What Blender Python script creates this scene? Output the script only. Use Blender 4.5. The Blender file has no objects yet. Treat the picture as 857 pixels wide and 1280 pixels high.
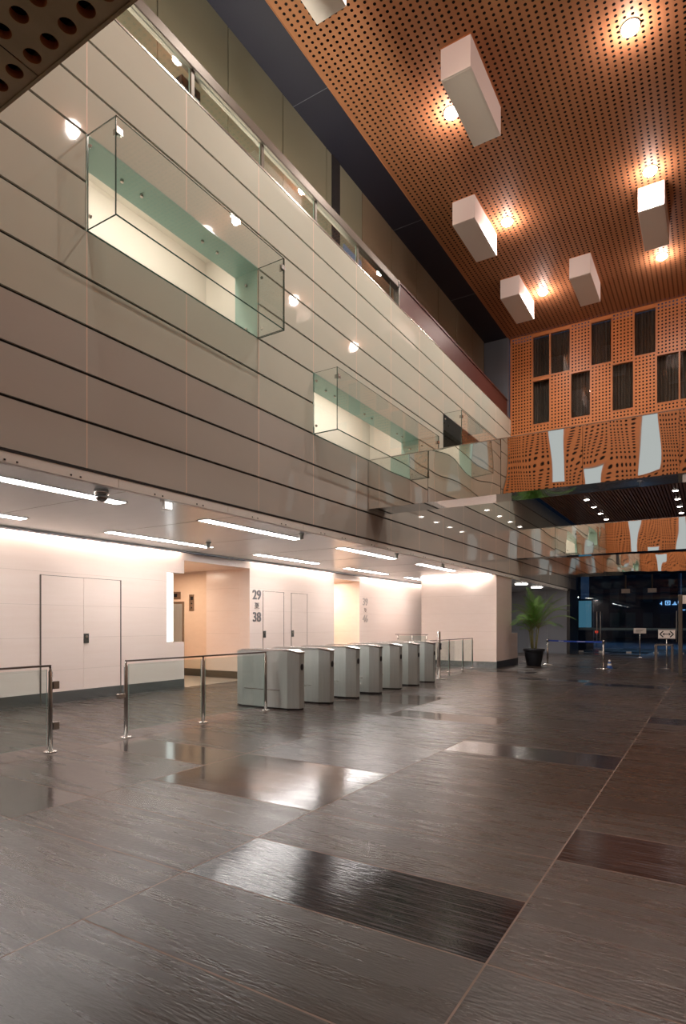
import bpy, math, random
from mathutils import Vector, Matrix
random.seed(7)
SC = bpy.context.scene
COL = SC.collection
PI = math.pi
cos, sin = math.cos, math.sin

# ------------------------------------------------------------------ materials
def new_mat(name):
    m = bpy.data.materials.new(name); m.use_nodes = True
    nt = m.node_tree; nt.nodes.clear()
    out = nt.nodes.new('ShaderNodeOutputMaterial')
    return m, nt, out

def pbr(name, col, rough=.5, metal=0., spec=.5, coat=0., bump=None, var=None, noise_scale=(1, 1, 1), emit=None, emit_s=0., rvar=0., lo=.3, hi=.7, bscale=None):
    """Principled with optional object-space noise: var = second colour, bump = (strength, scale)."""
    m, nt, out = new_mat(name)
    b = nt.nodes.new('ShaderNodeBsdfPrincipled')
    nt.links.new(b.outputs[0], out.inputs[0])
    b.inputs['Base Color'].default_value = (*col, 1)
    b.inputs['Roughness'].default_value = rough
    b.inputs['Metallic'].default_value = metal
    b.inputs['Specular IOR Level'].default_value = spec
    b.inputs['Coat Weight'].default_value = coat
    b.inputs['Coat Roughness'].default_value = .04
    if emit:
        b.inputs['Emission Color'].default_value = (*emit, 1)
        b.inputs['Emission Strength'].default_value = emit_s
    if var or bump or rvar:
        tc = nt.nodes.new('ShaderNodeTexCoord')
        mp = nt.nodes.new('ShaderNodeMapping'); mp.inputs['Scale'].default_value = noise_scale
        nt.links.new(tc.outputs['Object'], mp.inputs[0])
        n = nt.nodes.new('ShaderNodeTexNoise'); n.inputs['Scale'].default_value = 1.; n.inputs['Detail'].default_value = 6
        n.inputs['Roughness'].default_value = .62
        nt.links.new(mp.outputs[0], n.inputs['Vector'])
        rp = nt.nodes.new('ShaderNodeMapRange'); rp.inputs[1].default_value = lo; rp.inputs[2].default_value = hi
        nt.links.new(n.outputs['Fac'], rp.inputs[0])
        if var:
            mx = nt.nodes.new('ShaderNodeMix'); mx.data_type = 'RGBA'
            mx.inputs[6].default_value = (*col, 1); mx.inputs[7].default_value = (*var, 1)
            nt.links.new(rp.outputs[0], mx.inputs[0]); nt.links.new(mx.outputs[2], b.inputs['Base Color'])
        if rvar:
            r2 = nt.nodes.new('ShaderNodeMapRange'); r2.inputs[3].default_value = max(.02, rough - rvar); r2.inputs[4].default_value = rough + rvar
            nt.links.new(rp.outputs[0], r2.inputs[0]); nt.links.new(r2.outputs[0], b.inputs['Roughness'])
        if bump:
            n2 = nt.nodes.new('ShaderNodeTexNoise'); n2.inputs['Scale'].default_value = bump[1]; n2.inputs['Detail'].default_value = 4
            if bscale:
                mp2 = nt.nodes.new('ShaderNodeMapping'); mp2.inputs['Scale'].default_value = bscale; nt.links.new(tc.outputs['Object'], mp2.inputs[0]); nt.links.new(mp2.outputs[0], n2.inputs['Vector'])
            else: nt.links.new(mp.outputs[0], n2.inputs['Vector'])
            bp = nt.nodes.new('ShaderNodeBump'); bp.inputs['Strength'].default_value = bump[0]; bp.inputs['Distance'].default_value = .02
            nt.links.new(n2.outputs['Fac'], bp.inputs['Height']); nt.links.new(bp.outputs[0], b.inputs['Normal'])
    return m

def emis(name, col, s):
    m, nt, out = new_mat(name)
    e = nt.nodes.new('ShaderNodeEmission'); e.inputs[0].default_value = (*col, 1); e.inputs[1].default_value = s
    nt.links.new(e.outputs[0], out.inputs[0]); return m

def glass(name, tint, gloss=1., rough=.0, haze=0., haze_col=(.6, .8, .75)):
    m, nt, out = new_mat(name)
    t = nt.nodes.new('ShaderNodeBsdfTransparent'); t.inputs[0].default_value = (*tint, 1)
    g = nt.nodes.new('ShaderNodeBsdfGlossy'); g.inputs['Roughness'].default_value = rough
    g.inputs[0].default_value = (gloss, gloss, gloss, 1)
    f = nt.nodes.new('ShaderNodeFresnel')
    ge = nt.nodes.new('ShaderNodeNewGeometry'); mr = nt.nodes.new('ShaderNodeMapRange')
    mr.inputs[3].default_value = 1.45; mr.inputs[4].default_value = 1 / 1.45      # thin sheet: same reflectance from both faces
    nt.links.new(ge.outputs['Backfacing'], mr.inputs[0]); nt.links.new(mr.outputs[0], f.inputs[0])
    mx = nt.nodes.new('ShaderNodeMixShader')
    nt.links.new(f.outputs[0], mx.inputs[0]); nt.links.new(t.outputs[0], mx.inputs[1]); nt.links.new(g.outputs[0], mx.inputs[2])
    last = mx
    if haze:
        d = nt.nodes.new('ShaderNodeBsdfDiffuse'); d.inputs[0].default_value = (*haze_col, 1)
        m2 = nt.nodes.new('ShaderNodeMixShader'); m2.inputs[0].default_value = haze
        nt.links.new(mx.outputs[0], m2.inputs[1]); nt.links.new(d.outputs[0], m2.inputs[2]); last = m2
    nt.links.new(last.outputs[0], out.inputs[0]); return m

M = {}
M['slate'] = pbr('slate', (.050, .038, .033), .28, spec=.42, var=(.036, .028, .024), noise_scale=(.7, 9, 1), bump=(.16, 1), bscale=(14, 75, 1), rvar=.05)
M['slate2'] = pbr('slate_warm', (.056, .035, .025), .28, spec=.42, var=(.036, .025, .019), noise_scale=(.8, 10, 1), bump=(.18, 1), bscale=(13, 70, 1), rvar=.05)
M['slate3'] = pbr('slate_worn', (.055, .043, .038), .25, spec=.44, var=(.042, .033, .029), noise_scale=(.6, 8, 1), bump=(.13, 1), bscale=(15, 80, 1), rvar=.06)
M['polished'] = pbr('polished_stone', (.007, .008, .014), .10, spec=.5, var=(.13, .12, .125), noise_scale=(1.6, 60, 1), lo=.44, hi=.78, bump=(.09, 1), bscale=(10, 70, 1), rvar=.04)
M['polished2'] = pbr('polished_brown_stone', (.060, .050, .047), .13, spec=.55, var=(.042, .036, .034), noise_scale=(.6, 6, 1), bump=(.04, 3), rvar=.04)
M['joint'] = pbr('floor_joint', (.22, .14, .105), .6)
M['cream'] = pbr('cream_stone', (.86, .725, .655), .22, spec=.4, var=(.83, .685, .61), noise_scale=(3, .6, 9))
M['cream_floor'] = pbr('cream_floor_stone', (.74, .6, .5), .12, var=(.68, .55, .46), noise_scale=(1, 1, 1))
M['orange_stone'] = pbr('warm_stone', (.82, .635, .50), .25, var=(.78, .60, .465), noise_scale=(3, 1, 9))
M['stone_joint'] = pbr('stone_joint', (.62, .50, .43), .6)
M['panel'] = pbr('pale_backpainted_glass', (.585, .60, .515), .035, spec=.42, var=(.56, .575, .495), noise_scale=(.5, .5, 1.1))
M['panel_low'] = pbr('darker_lower_panel_glass', (.50, .475, .435), .035, spec=.42, var=(.475, .45, .41), noise_scale=(.5, .5, 1.1))  # greyer, darker panel colour for the three lowest rows
M['panel_seam'] = pbr('panel_seam', (.78, .60, .48), .5)
M['black'] = pbr('black_metal', (.012, .012, .014), .4)
M['void'] = pbr('dark_lining', (.006, .006, .008), .9)
M['navy'] = pbr('dark_blue_soffit', (.022, .022, .04), .55)
M['copper'] = pbr('copper_wood', (.58, .215, .07), .42, var=(.50, .175, .055), noise_scale=(2, 2, 9), spec=.4)
M['ceil_wood'] = pbr('ceiling_wood', (.47, .215, .105), .5, var=(.40, .175, .085), noise_scale=(7, .8, 1), spec=.12)
M['soffit_wood'] = pbr('soffit_wood', (.68, .53, .30), .5, var=(.60, .46, .25), noise_scale=(7, 1, 1), spec=.35)
M['slat'] = pbr('dark_slat_wood', (.34, .14, .065), .5, var=(.27, .105, .045), noise_scale=(9, 1, 1))
M['frame_wood'] = pbr('window_frame_wood', (.50, .19, .07), .4)
M['win_glass'] = pbr('dark_window_glass', (.006, .006, .008), .05, spec=.6)
M['curtain'] = pbr('dark_curtain', (.062, .044, .034), .8)
M['mirror'] = pbr('mirror_steel', (.86, .85, .82), .015, metal=1)
M['mirror_dark'] = pbr('mirror_steel_underside', (.62, .66, .68), .03, metal=1)
M['steel'] = pbr('brushed_steel', (.56, .545, .52), .27, metal=1, var=(.50, .485, .46), noise_scale=(3, 3, 60))
M['steel_b'] = pbr('satin_steel', (.60, .64, .62), .38, metal=.6, var=(.54, .58, .56), noise_scale=(25, 25, 2))
M['steel_l'] = pbr('bright_steel', (.80, .79, .77), .2, metal=1)
M['bronze'] = pbr('warm_dark_steel', (.12, .10, .078), .45, metal=.35)
M['rail_dark'] = pbr('dark_rail_steel', (.16, .125, .105), .3, metal=1)
M['steel_skirt'] = pbr('skirting_steel', (.40, .44, .46), .24, metal=1)
M['lob_ceiling'] = pbr('lobby_ceiling_panel', (.74, .82, .87), .25, metal=.1, spec=.6, var=(.71, .79, .84), noise_scale=(.4, 3, 1))
M['white'] = pbr('white_paint', (.84, .80, .75), .45)
M['box_white'] = pbr('light_box_white', (.86, .78, .74), .42)
M['teal'] = pbr('teal_glass_lining', (.36, .53, .47), .08, spec=.5, var=(.40, .57, .51), noise_scale=(1, 1, 1))
M['room'] = pbr('cream_room_wall', (.84, .79, .72), .6)
M['glass'] = glass('clear_glass', (.955, .972, .962), .9)
M['glass_rail'] = glass('railing_glass', (.89, .945, .935), .9)
M['glass_edge'] = pbr('glass_edge', (.035, .085, .07), .12, spec=.8)
M['glass_edge_l'] = pbr('glass_edge_pale', (.30, .44, .40), .12, spec=.8)
M['night_glass'] = glass('night_glass', (.62, .74, .82), .8)
M['gal_window'] = emis('gallery_window_glow', (.45, .55, .75), .28)
M['frost'] = pbr('frosted_band', (.10, .17, .21), .5)
M['gal_panel'] = pbr('gallery_panel', (.225, .235, .17), .28, var=(.21, .22, .16), noise_scale=(.5, .5, .5))
M['gal_brown'] = pbr('gallery_olive_panel', (.20, .165, .11), .45)
M['gal_brown_wall'] = pbr('brown_hall_wall', (.48, .36, .28), .4)
M['handle'] = pbr('pale_steel_fitting', (.80, .79, .77), .25, metal=.3)
M['maroon'] = pbr('maroon_wood', (.075, .018, .014), .45)
M['tube'] = emis('tube_light', (1, .95, .92), 33)
M['cove'] = emis('cove_light', (1, .84, .74), 22)
M['bulb'] = emis('spot_bulb', (1, .82, .73), 45)
M['downlight'] = emis('downlight', (1, .90, .80), 30)
M['white_light'] = emis('white_light_panel', (1, .96, .91), 2.2)
M['lit_window'] = emis('lit_window', (.78, .84, .84), .62)
M['teal_light'] = emis('teal_light', (.22, .50, .60), .42)
M['neon'] = emis('neon_white', (.40, .66, 1.), 1.8)
M['red_light'] = emis('red_light', (1, .05, .02), 1.5)
M['strip_warm'] = emis('gallery_strip', (1, .93, .76), 48)
M['greywall'] = pbr('grey_wall_panel', (.17, .19, .225), .32, metal=.2)
M['grey_skirt'] = pbr('dark_skirting', (.035, .04, .05), .3)
M['text'] = pbr('sign_lettering', (.20, .19, .19), .4, metal=.4)
M['text_pale'] = pbr('pale_sign_lettering', (.50, .42, .38), .4, metal=.2)
M['plate'] = pbr('lock_plate', (.12, .12, .11), .3, metal=.8)
M['pot'] = pbr('dark_pot', (.018, .02, .026), .35)
M['soil'] = pbr('soil', (.03, .02, .013), .9)
M['leaf'] = pbr('palm_leaf', (.085, .235, .03), .42, var=(.14, .30, .05), noise_scale=(6, 6, 6))
M['cane'] = pbr('palm_cane', (.20, .17, .06), .5, var=(.12, .15, .04), noise_scale=(6, 6, 14))
M['belt'] = pbr('blue_belt', (.012, .055, .36), .6)
M['belt_w'] = pbr('white_belt_print', (.6, .62, .7), .6)
M['sign_white'] = pbr('sign_board', (.82, .76, .72), .5)
M['sign_black'] = pbr('sign_print', (.01, .01, .012), .5)
M['asphalt'] = pbr('street_paving', (.05, .065, .085), .22)
M['building'] = pbr('night_building', (.05, .075, .11), .6)
M['mat'] = pbr('black_mat', (.008, .008, .01), .85)
M['cone_b'] = pbr('cone_blue', (.02, .1, .35), .5)
M['dome'] = pbr('silver_dome', (.45, .45, .45), .12, metal=1)

# ------------------------------------------------------------------ mesh builder
class MB:
    def __init__(s): s.v = []; s.f = []; s.m = []; s.sm = []
    def face(s, pts, m=0, smooth=False):
        n = len(s.v); s.v += [tuple(p) for p in pts]; s.f.append(tuple(range(n, n + len(pts)))); s.m.append(m); s.sm.append(smooth)
    def box(s, x0, x1, y0, y1, z0, z1, m=0, mats=None):
        """mats: material per axis (x, y, z faces)"""
        if x0 > x1: x0, x1 = x1, x0
        if y0 > y1: y0, y1 = y1, y0
        if z0 > z1: z0, z1 = z1, z0
        n = len(s.v)
        s.v += [(x, y, z) for z in (z0, z1) for y in (y0, y1) for x in (x0, x1)]
        F = [((0, 2, 3, 1), 2), ((4, 5, 7, 6), 2), ((0, 1, 5, 4), 1), ((2, 6, 7, 3), 1), ((0, 4, 6, 2), 0), ((1, 3, 7, 5), 0)]
        for f, ax in F:
            s.f.append(tuple(n + i for i in f)); s.m.append(mats[ax] if mats else m); s.sm.append(False)
    def prism(s, poly, z0, z1, m=0, ztop=None, cap=True):
        """poly CCW xy; ztop optional per-vertex top heights"""
        n = len(s.v); k = len(poly)
        s.v += [(x, y, z0) for x, y in poly] + [(p[0], p[1], ztop[i] if ztop else z1) for i, p in enumerate(poly)]
        for i in range(k):
            j = (i + 1) % k; s.f.append((n + i, n + j, n + k + j, n + k + i)); s.m.append(m); s.sm.append(False)
        if cap:
            s.f.append(tuple(n + i for i in reversed(range(k)))); s.m.append(m); s.sm.append(False)
            s.f.append(tuple(n + k + i for i in range(k))); s.m.append(m); s.sm.append(False)
    def tube(s, pts, r, n=10, m=0, cap=True):
        """tube along polyline; r number or list"""
        pts = [Vector(p) for p in pts]; base = len(s.v); K = len(pts)
        rr = r if isinstance(r, (list, tuple)) else [r] * K
        up = None
        for i, p in enumerate(pts):
            d = (pts[min(i + 1, K - 1)] - pts[max(i - 1, 0)]).normalized()
            a = d.cross(Vector((0, 0, 1)) if abs(d.z) < .9 else Vector((1, 0, 0))).normalized() if up is None else (up - d * up.dot(d)).normalized()
            up = a; b = d.cross(a)
            for j in range(n):
                t = 2 * PI * j / n; q = p + (a * cos(t) + b * sin(t)) * rr[i]; s.v.append(tuple(q))
        for i in range(K - 1):
            for j in range(n):
                k = (j + 1) % n
                s.f.append((base + i * n + j, base + i * n + k, base + (i + 1) * n + k, base + (i + 1) * n + j)); s.m.append(m); s.sm.append(True)
        if cap:
            s.f.append(tuple(base + j for j in reversed(range(n)))); s.m.append(m); s.sm.append(False)
            s.f.append(tuple(base + (K - 1) * n + j for j in range(n))); s.m.append(m); s.sm.append(False)
    def lathe(s, cx, cy, prof, n=24, m=0, sm=True):
        """prof: list of (r, z) bottom to top"""
        base = len(s.v)
        for r, z in prof:
            for j in range(n):
                t = 2 * PI * j / n; s.v.append((cx + r * cos(t), cy + r * sin(t), z))
        for i in range(len(prof) - 1):
            for j in range(n):
                k = (j + 1) % n
                s.f.append((base + i * n + j, base + i * n + k, base + (i + 1) * n + k, base + (i + 1) * n + j)); s.m.append(m); s.sm.append(sm)
        s.f.append(tuple(base + j for j in reversed(range(n)))); s.m.append(m); s.sm.append(False)
        e = base + (len(prof) - 1) * n
        s.f.append(tuple(e + j for j in range(n))); s.m.append(m); s.sm.append(False)
    def build(s, name, mats, parent=None, bevel=0):
        me = bpy.data.meshes.new(name)
        o = Vector((0, 0, 0)); p = parent
        while p is not None: o += p.location; p = p.parent
        me.from_pydata([(x - o.x, y - o.y, z - o.z) for x, y, z in s.v], [], s.f)
        if not isinstance(mats, (list, tuple)): mats = [mats]
        for k in mats: me.materials.append(M[k])
        me.polygons.foreach_set('material_index', s.m); me.polygons.foreach_set('use_smooth', s.sm); me.update()
        ob = bpy.data.objects.new(name, me); COL.objects.link(ob)
        if parent is not None: ob.parent = parent
        if bevel:
            b = ob.modifiers.new('bevel', 'BEVEL'); b.width = bevel; b.segments = 2; b.limit_method = 'ANGLE'
        return ob

def tag(o, label, cat, group=None, kind=None):
    o['label'] = label; o['category'] = cat
    if group: o['group'] = group
    if kind: o['kind'] = kind
    return o
def thing(name, loc, label, cat, group=None, kind=None):
    o = bpy.data.objects.new(name, None); o.empty_display_size = .1; COL.objects.link(o); o.location = loc
    return tag(o, label, cat, group, kind)
def bx(name, mat, parent, *c, bevel=0):
    b = MB(); b.box(*c); return b.build(name, mat, parent, bevel)
def struct(o, label, cat): return tag(o, label, cat, None, 'structure')
def copy_tree(o, parent=None):
    c = o.copy(); COL.objects.link(c)
    if parent is not None: c.parent = parent
    for ch in list(o.children): copy_tree(ch, c)
    return c
def pane(name, parent, x0, x1, y0, y1, z0, z1, axis, g='glass', e='glass_edge'):
    b = MB(); mm = [1, 1, 1]; mm[axis] = 0; b.box(x0, x1, y0, y1, z0, z1, mats=mm)
    return b.build(name, [g, e], parent)

def perf(b, P, u0, u1, v0, v1, pu, pv, r, marg=.03, seg=8, m=0, deep=0, md=0):
    """perforated sheet on b. P(u, v, d) -> xyz; real octagonal holes; deep = wall thickness of the board behind."""
    nu = max(1, round((u1 - u0 - 2 * marg) / pu)); nv = max(1, round((v1 - v0 - 2 * marg) / pv))
    a0, a1, c0, c1 = u0 + marg, u1 - marg, v0 + marg, v1 - marg
    du, dv = (a1 - a0) / nu, (c1 - c0) / nv
    for q in ((u0, u1, v0, c0), (u0, u1, c1, v1), (u0, a0, c0, c1), (a1, u1, c0, c1)):
        if q[1] - q[0] > 1e-6 and q[3] - q[2] > 1e-6:
            b.face([P(q[0], q[2], 0), P(q[1], q[2], 0), P(q[1], q[3], 0), P(q[0], q[3], 0)], m)
    ang = [2 * PI * (k + .5) / seg for k in range(seg)]
    ring = [(r * cos(t), r * sin(t)) for t in ang]
    for i in range(nu):
        for j in range(nv):
            uc, vc = a0 + (i + .5) * du, c0 + (j + .5) * dv
            n = len(b.v)
            for k in range(seg):
                b.v.append(P(uc + ring[k][0], vc + ring[k][1], 0))
            for (sx, sy) in ((1, 1), (-1, 1), (-1, -1), (1, -1)):
                b.v.append(P(uc + sx * du / 2, vc + sy * dv / 2, 0))
            q = seg // 4
            for c in range(4):       # corner c between its quarter's ring vertices
                lo = c * q
                vs = [n + seg + c] + [n + (lo + t) % seg for t in range(q - 1, -1, -1)]
                b.f.append(tuple(vs)); b.m.append(m); b.sm.append(False)
                nxt = (c + 1) % 4
                b.f.append((n + seg + c, n + seg + nxt, n + (nxt * q) % seg, n + (lo + q - 1) % seg)); b.m.append(m); b.sm.append(False)
            if deep:
                d0 = len(b.v)
                for k in range(seg): b.v.append(P(uc + ring[k][0], vc + ring[k][1], deep))
                for k in range(seg):
                    k2 = (k + 1) % seg
                    b.f.append((n + k, n + k2, d0 + k2, d0 + k)); b.m.append(md); b.sm.append(True)

# ------------------------------------------------------------------ constants of the place
WX = -6.2                 # face of the glass-panelled wall
ZB, RH = 3.3, .558        # its lower edge and the height of a row
ZT = ZB + 10 * RH         # its top
YJ = [4.36 + 1.55 * k for k in range(-6, 20)]
ZC = 11.8                 # perforated ceiling
YB = 21.6                 # perforated back wall
YN = 1.57                 # perforated near wall (behind the camera's head)
ZS = 3.95                 # soffit under the near wall
LX = -10.6                # lift lobby wall
LC = 3.2                  # lobby ceiling
YF = 33.8                 # entrance glazing
XR = 4.6                  # right-hand wall

WT = LC - .02
# ------------------------------------------------------------------ floor
cells = {}
fb = MB()
gap = .005
P0 = 2.574; PITCH = .685
def row(k): return P0 + PITCH * k
FIX = {  # column -> list of (row start, rows, material)
 -1: [(0, 1, 'polished'), (6, 1, 'polished'), (19, 1, 'polished'), (12, 2, 'slate'), (1, 1, 'slate2'), (2, 4, 'slate2')],
 0: [(2, 1, 'polished'), (0, 2, 'slate2'), (3, 4, 'slate2'), (11, 1, 'polished')],
 -2: [(-2, 2, 'slate'), (0, 1, 'slate'), (1, 1, 'slate3'), (2, 2, 'polished2'), (9, 1, 'polished2'), (4, 2, 'slate3')],
 -3: [(0, 1, 'polished2'), (3, 1, 'polished2'), (12, 1, 'polished2'), (1, 2, 'slate3')],
}
mats_f = ['joint', 'slate', 'slate2', 'slate3', 'polished', 'polished2', 'cream_floor']
fb.face([(-17, -5, -.0006), (XR + .5, -5, -.0006), (XR + .5, 40, -.0006), (-17, 40, -.0006)], 0)
for c in range(-8, 4):
    x0 = -.85 + 1.87 * c; x1 = x0 + 1.87
    fx = {r: (n, m) for r, n, m in FIX.get(c, [])}
    k = -11
    while row(k) < 39.5:
        if k in fx: n, m = fx[k]
        else:
            n = random.choice((1, 2, 2, 3))
            for t in range(1, n):
                if k + t in fx: n = t; break
            m = random.choice(('slate', 'slate', 'slate2') if c >= -1 else ('slate', 'slate3', 'slate'))
            if k > 8 and random.random() < .07: m = 'polished2'
        fb.face([(x0 + gap, row(k) + gap, 0), (x1 - gap, row(k) + gap, 0), (x1 - gap, row(k + n) - gap, 0), (x0 + gap, row(k + n) - gap, 0)], mats_f.index(m))
        k += n
# pale polished floor of the two lift corridors
for (y0, y1) in ((10.03, 12.38), (16.6, 18.27)):
    fb.face([(-17, y0, .004), (LX - .02, y0, .004), (LX - .02, y1, .004), (-17, y1, .004)], 6)
struct(fb.build('floor', mats_f), 'brown grey slate floor with darker polished stone strips', 'floor')

# ------------------------------------------------------------------ glass-panelled wall
BAL = [(4.36, 7.46, 5, 7), (9.01, 13.66, 3, 5), (15.21, 18.31, 5, 7)]   # balcony openings (y0, y1, row0, row1)
wb = MB()
def in_open(ya, yb, r):
    return any(ya >= b[0] - .02 and yb <= b[1] + .02 and b[2] <= r < b[3] for b in BAL)
hg, vg = .017, .006
for i in range(len(YJ) - 1):
    ya, yb = YJ[i], YJ[i + 1]
    if ya > YF: continue
    yb = min(yb, YF)
    for r in range(10):
        z0, z1 = ZB + r * RH, ZB + (r + 1) * RH
        if ya > YB and z0 > 6.5: continue
        if in_open(ya, yb, r): continue
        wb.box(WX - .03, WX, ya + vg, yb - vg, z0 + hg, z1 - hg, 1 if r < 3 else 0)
        wb.box(WX - .02, WX + .0008, ya - vg - .001, ya + vg + .001, z0 + hg, z1 - hg, 2)
        wb.face([(WX - .035, ya, z0), (WX - .035, yb, z0), (WX - .035, yb, z1), (WX - .035, ya, z1)], 3)
        wb.face([(WX - .10, ya, z0), (WX - .10, yb, z0), (WX - .10, yb, z1), (WX - .10, ya, z1)], 3)
wb.box(WX - .04, WX + .001, YJ[0], YF, ZB - .014, ZB + .01, 3)
wb.box(WX - .16, WX + .002, YJ[0], YB, ZT - .005, ZT + .02, 4)
struct(wb.build('wall_left', ['panel', 'panel_low', 'panel_seam', 'black', 'steel']), 'tall wall of pale glossy glass panels in ten long rows', 'wall')

# white fascia under the panelled wall
fa = MB()
y = -3.
while y < YF - 2:
    fa.box(WX - .09, WX - .004, y + .004, y + 1.95 - .004, LC - .03, ZB - .015, 0)
    for dy in (.55, .68, 1.3, 1.42): fa.box(WX - .005, WX + .001, y + dy, y + dy + .02, LC - .012, LC + .006, 1)
    y += 1.95
struct(fa.build('trim_1', ['white', 'black']), 'narrow white fascia along the lower edge of the panelled wall', 'trim')

# ------------------------------------------------------------------ recessed rooms behind the glass balconies + balconies
room_b = MB()
for n, (y0, y1, r0, r1) in enumerate(BAL):
    z0, z1 = ZB + r0 * RH, ZB + r1 * RH
    lit = n < 2
    t = .5
    lin = MB()
    lin.box(WX - t, WX, y0, y1, z1, z1 + .014, 0)
    lin.box(WX - t, WX, y0 - .014, y0, z0, z1, 0); lin.box(WX - t, WX, y1, y1 + .014, z0, z1, 0)
    lin.box(WX - t, WX, y0, y1, z0 - .016, z0 - .002, 0)
    o = thing('balcony_recess', (WX, (y0 + y1) / 2, z0), ('lit cream recess lined in teal glass behind the large upper glass balcony', 'lit cream recess lined in teal glass behind the long middle glass balcony',
               'unlit recess, its shade painted in, behind the small far glass balcony')[n], 'recess', 'recesses behind the balconies', 'structure')
    lin.build('glass_lining', 'teal' if lit else 'greywall', o)  # far recess gets grey for teal, its shade put into the colour
    pts = []
    L = y1 - y0
    for f in (.22, .32, .68, .78) if n != 1 else (.17, .24, .5, .57, .84, .9): pts.append((WX - .25, y0 + L * f, z1 - .012, 2))
    for zz in (z0 + .2, z1 - .2): pts.append((WX - .25, y1 - .012, zz, 1))
    for (px_, py_, pz_, ax) in pts:
        sd = MB()
        sd.tube([(px_, py_, pz_ + .012), (px_, py_, pz_ - .02)] if ax == 2 else [(px_, py_ + .012, pz_), (px_, py_ - .02, pz_)], .022, 12)
        sd.build('bolt', 'steel', o)
    # room
    rb = MB(); X1 = WX - 1.75; za, zc = z0 - .3, z1 + .95; mI = 0
    a, c = y0 - .6, y1 + .6
    rb.face([(X1, a, za), (X1, c, za), (X1, c, zc), (X1, a, zc)]); rb.face([(X1, a, zc), (X1, c, zc), (WX - t, c, zc), (WX - t, a, zc)])
    rb.face([(X1, a, za), (X1, c, za), (WX - t, c, za), (WX - t, a, za)])
    rb.face([(X1, a, za), (WX - t, a, za), (WX - t, a, zc), (X1, a, zc)]); rb.face([(X1, c, za), (WX - t, c, za), (WX - t, c, zc), (X1, c, zc)])
    rb.face([(WX - t, a, z1), (WX - t, c, z1), (WX - t, c, zc), (WX - t, a, zc)])
    rb.build('room_shell', 'room' if lit else 'void', o)  # darkness of the unlit room is painted with a near-black material
    if n == 1: bx('door_leaf', 'grey_skirt', o, X1, X1 + .03, 11.15, 11.55, za, z1 + .02)
    # balcony
    f = .52; g = .018
    B = thing('glass_balcony', (WX, (y0 + y1) / 2, z0), ('large glass box balcony nearest the top left of the panelled wall', 'long glass box balcony just above the mirrored beam',
               'small far glass box balcony in front of an unlit recess')[n], 'balcony', 'glass box balconies')
    q = WX + .0015
    pane('front_pane', B, q + f - g, q + f, y0, y1, z0 + .01, z1, 0)
    pane('side_pane', B, q, q + f - g, y0 + .002, y0 + .002 + g, z0 + .01, z1, 1)
    pane('side_pane', B, q, q + f - g, y1 - .002 - g, y1 - .002, z0 + .01, z1, 1)
    pane('floor_pane', B, q, q + f, y0, y1, z0 - .012, z0 + .008, 2)
    for (yy, dy) in ((y0, 1), (y1, -1)):
        c = MB()
        zz = z1 - .16
        c.box(q + f - .075, q + f - g, yy + dy * .018, yy + dy * .038, zz - .035, zz + .035)
        c.box(q + f - g - .02, q + f - g, yy + dy * .02, yy + dy * .085, zz - .035, zz + .035)
        c.box(q + f, q + f + .012, yy + dy * .0, yy + dy * .085, zz - .035, zz + .035)
        c.build('corner_clamp', 'steel', B)
        for zz in (z0 + .14, z1 - .16):
            c = MB(); c.tube([(q + .06, yy - .01, zz), (q + .06, yy + .01 + .0, zz)], .022, 12); c.build('bolt', 'steel', B)

# ------------------------------------------------------------------ gallery above the panelled wall
gx = -7.1
gb = MB()
yy = 4.64 - 1.545 * 4
k = 0
while yy < 21.2:
    y2 = min(yy + 1.545, 21.3)
    dark = 11.0 < (yy + y2) / 2 < 11.3
    m = 0 if yy < 11.6 else 1
    gb.box(gx - .03, gx, yy + .012, y2 - .012, ZT, ZC, m)
    yy = y2 if y2 < 21.3 else 99
gb.face([(gx - .032, -2, ZT), (gx - .032, 21.4, ZT), (gx - .032, 21.4, ZC), (gx - .032, -2, ZC)], 3)
gb.box(gx - .2, gx + .02, 11.02, 11.34, ZT, ZC, 3)
struct(gb.build('wall_gallery', ['gal_panel', 'gal_brown', 'greywall', 'void']), 'olive green panelled wall of the upper gallery', 'wall')
gs = MB(); gs.box(gx - .4, WX - .16, -2, YB, ZT - .05, ZT); struct(gs.build('floor_gallery', 'greywall'), 'narrow grey floor ledge of the upper gallery', 'floor')
gs = MB(); gs.box(-8.5, WX - .06, -2, YB + .3, ZC + .0, ZC + .05, 0)
for y in (5.2, 9.6, 14., 18.): gs.box(gx, WX - .07, y, y + .01, ZC - .004, ZC, 1)
struct(gs.build('ceiling_gallery', ['navy', 'greywall']), 'dark blue ceiling strip over the upper gallery', 'ceiling')
struct(bx('wall_gallery_end', 'greywall', None, gx - .4, WX - .05, YB - .2, YB, ZT + .02, ZC), 'dark end wall of the upper gallery', 'wall')

hr = thing('gallery_handrail', (WX - .1, 5, ZT + .02), 'broad bronze handrail on glass along the upper gallery', 'railing')
hb = MB(); hb.box(WX - .17, WX - .03, -2, 12.62, 9.36, 9.53); hb.build('top_rail', 'bronze', hr, .012)
for i, y in enumerate((1.45, 3.0, 4.55, 6.1, 7.65, 9.2, 10.75)):
    pb = MB(); pb.box(WX - .12, WX - .07, y - .03, y + .03, ZT + .02, 9.36); pb.build('post', 'bronze', hr)
    pane('glass_panel', hr, WX - .10, WX - .088, y + .05, y + 1.5, ZT + .03, 9.36, 0, 'glass', 'glass_edge_l')
pb = MB(); pb.box(WX - .16, WX - .03, 12.56, 12.63, ZT + .02, 9.53); pb.build('end_post', 'steel', hr)
mp_ = thing('gallery_parapet', (WX - .1, 17, ZT + .02), 'dark maroon wooden parapet along the far half of the gallery', 'parapet')
q = MB(); q.box(WX - .2, WX - .06, 12.7, YB - .25, ZT + .02, 9.5); q.build('parapet_board', 'maroon', mp_)
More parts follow.
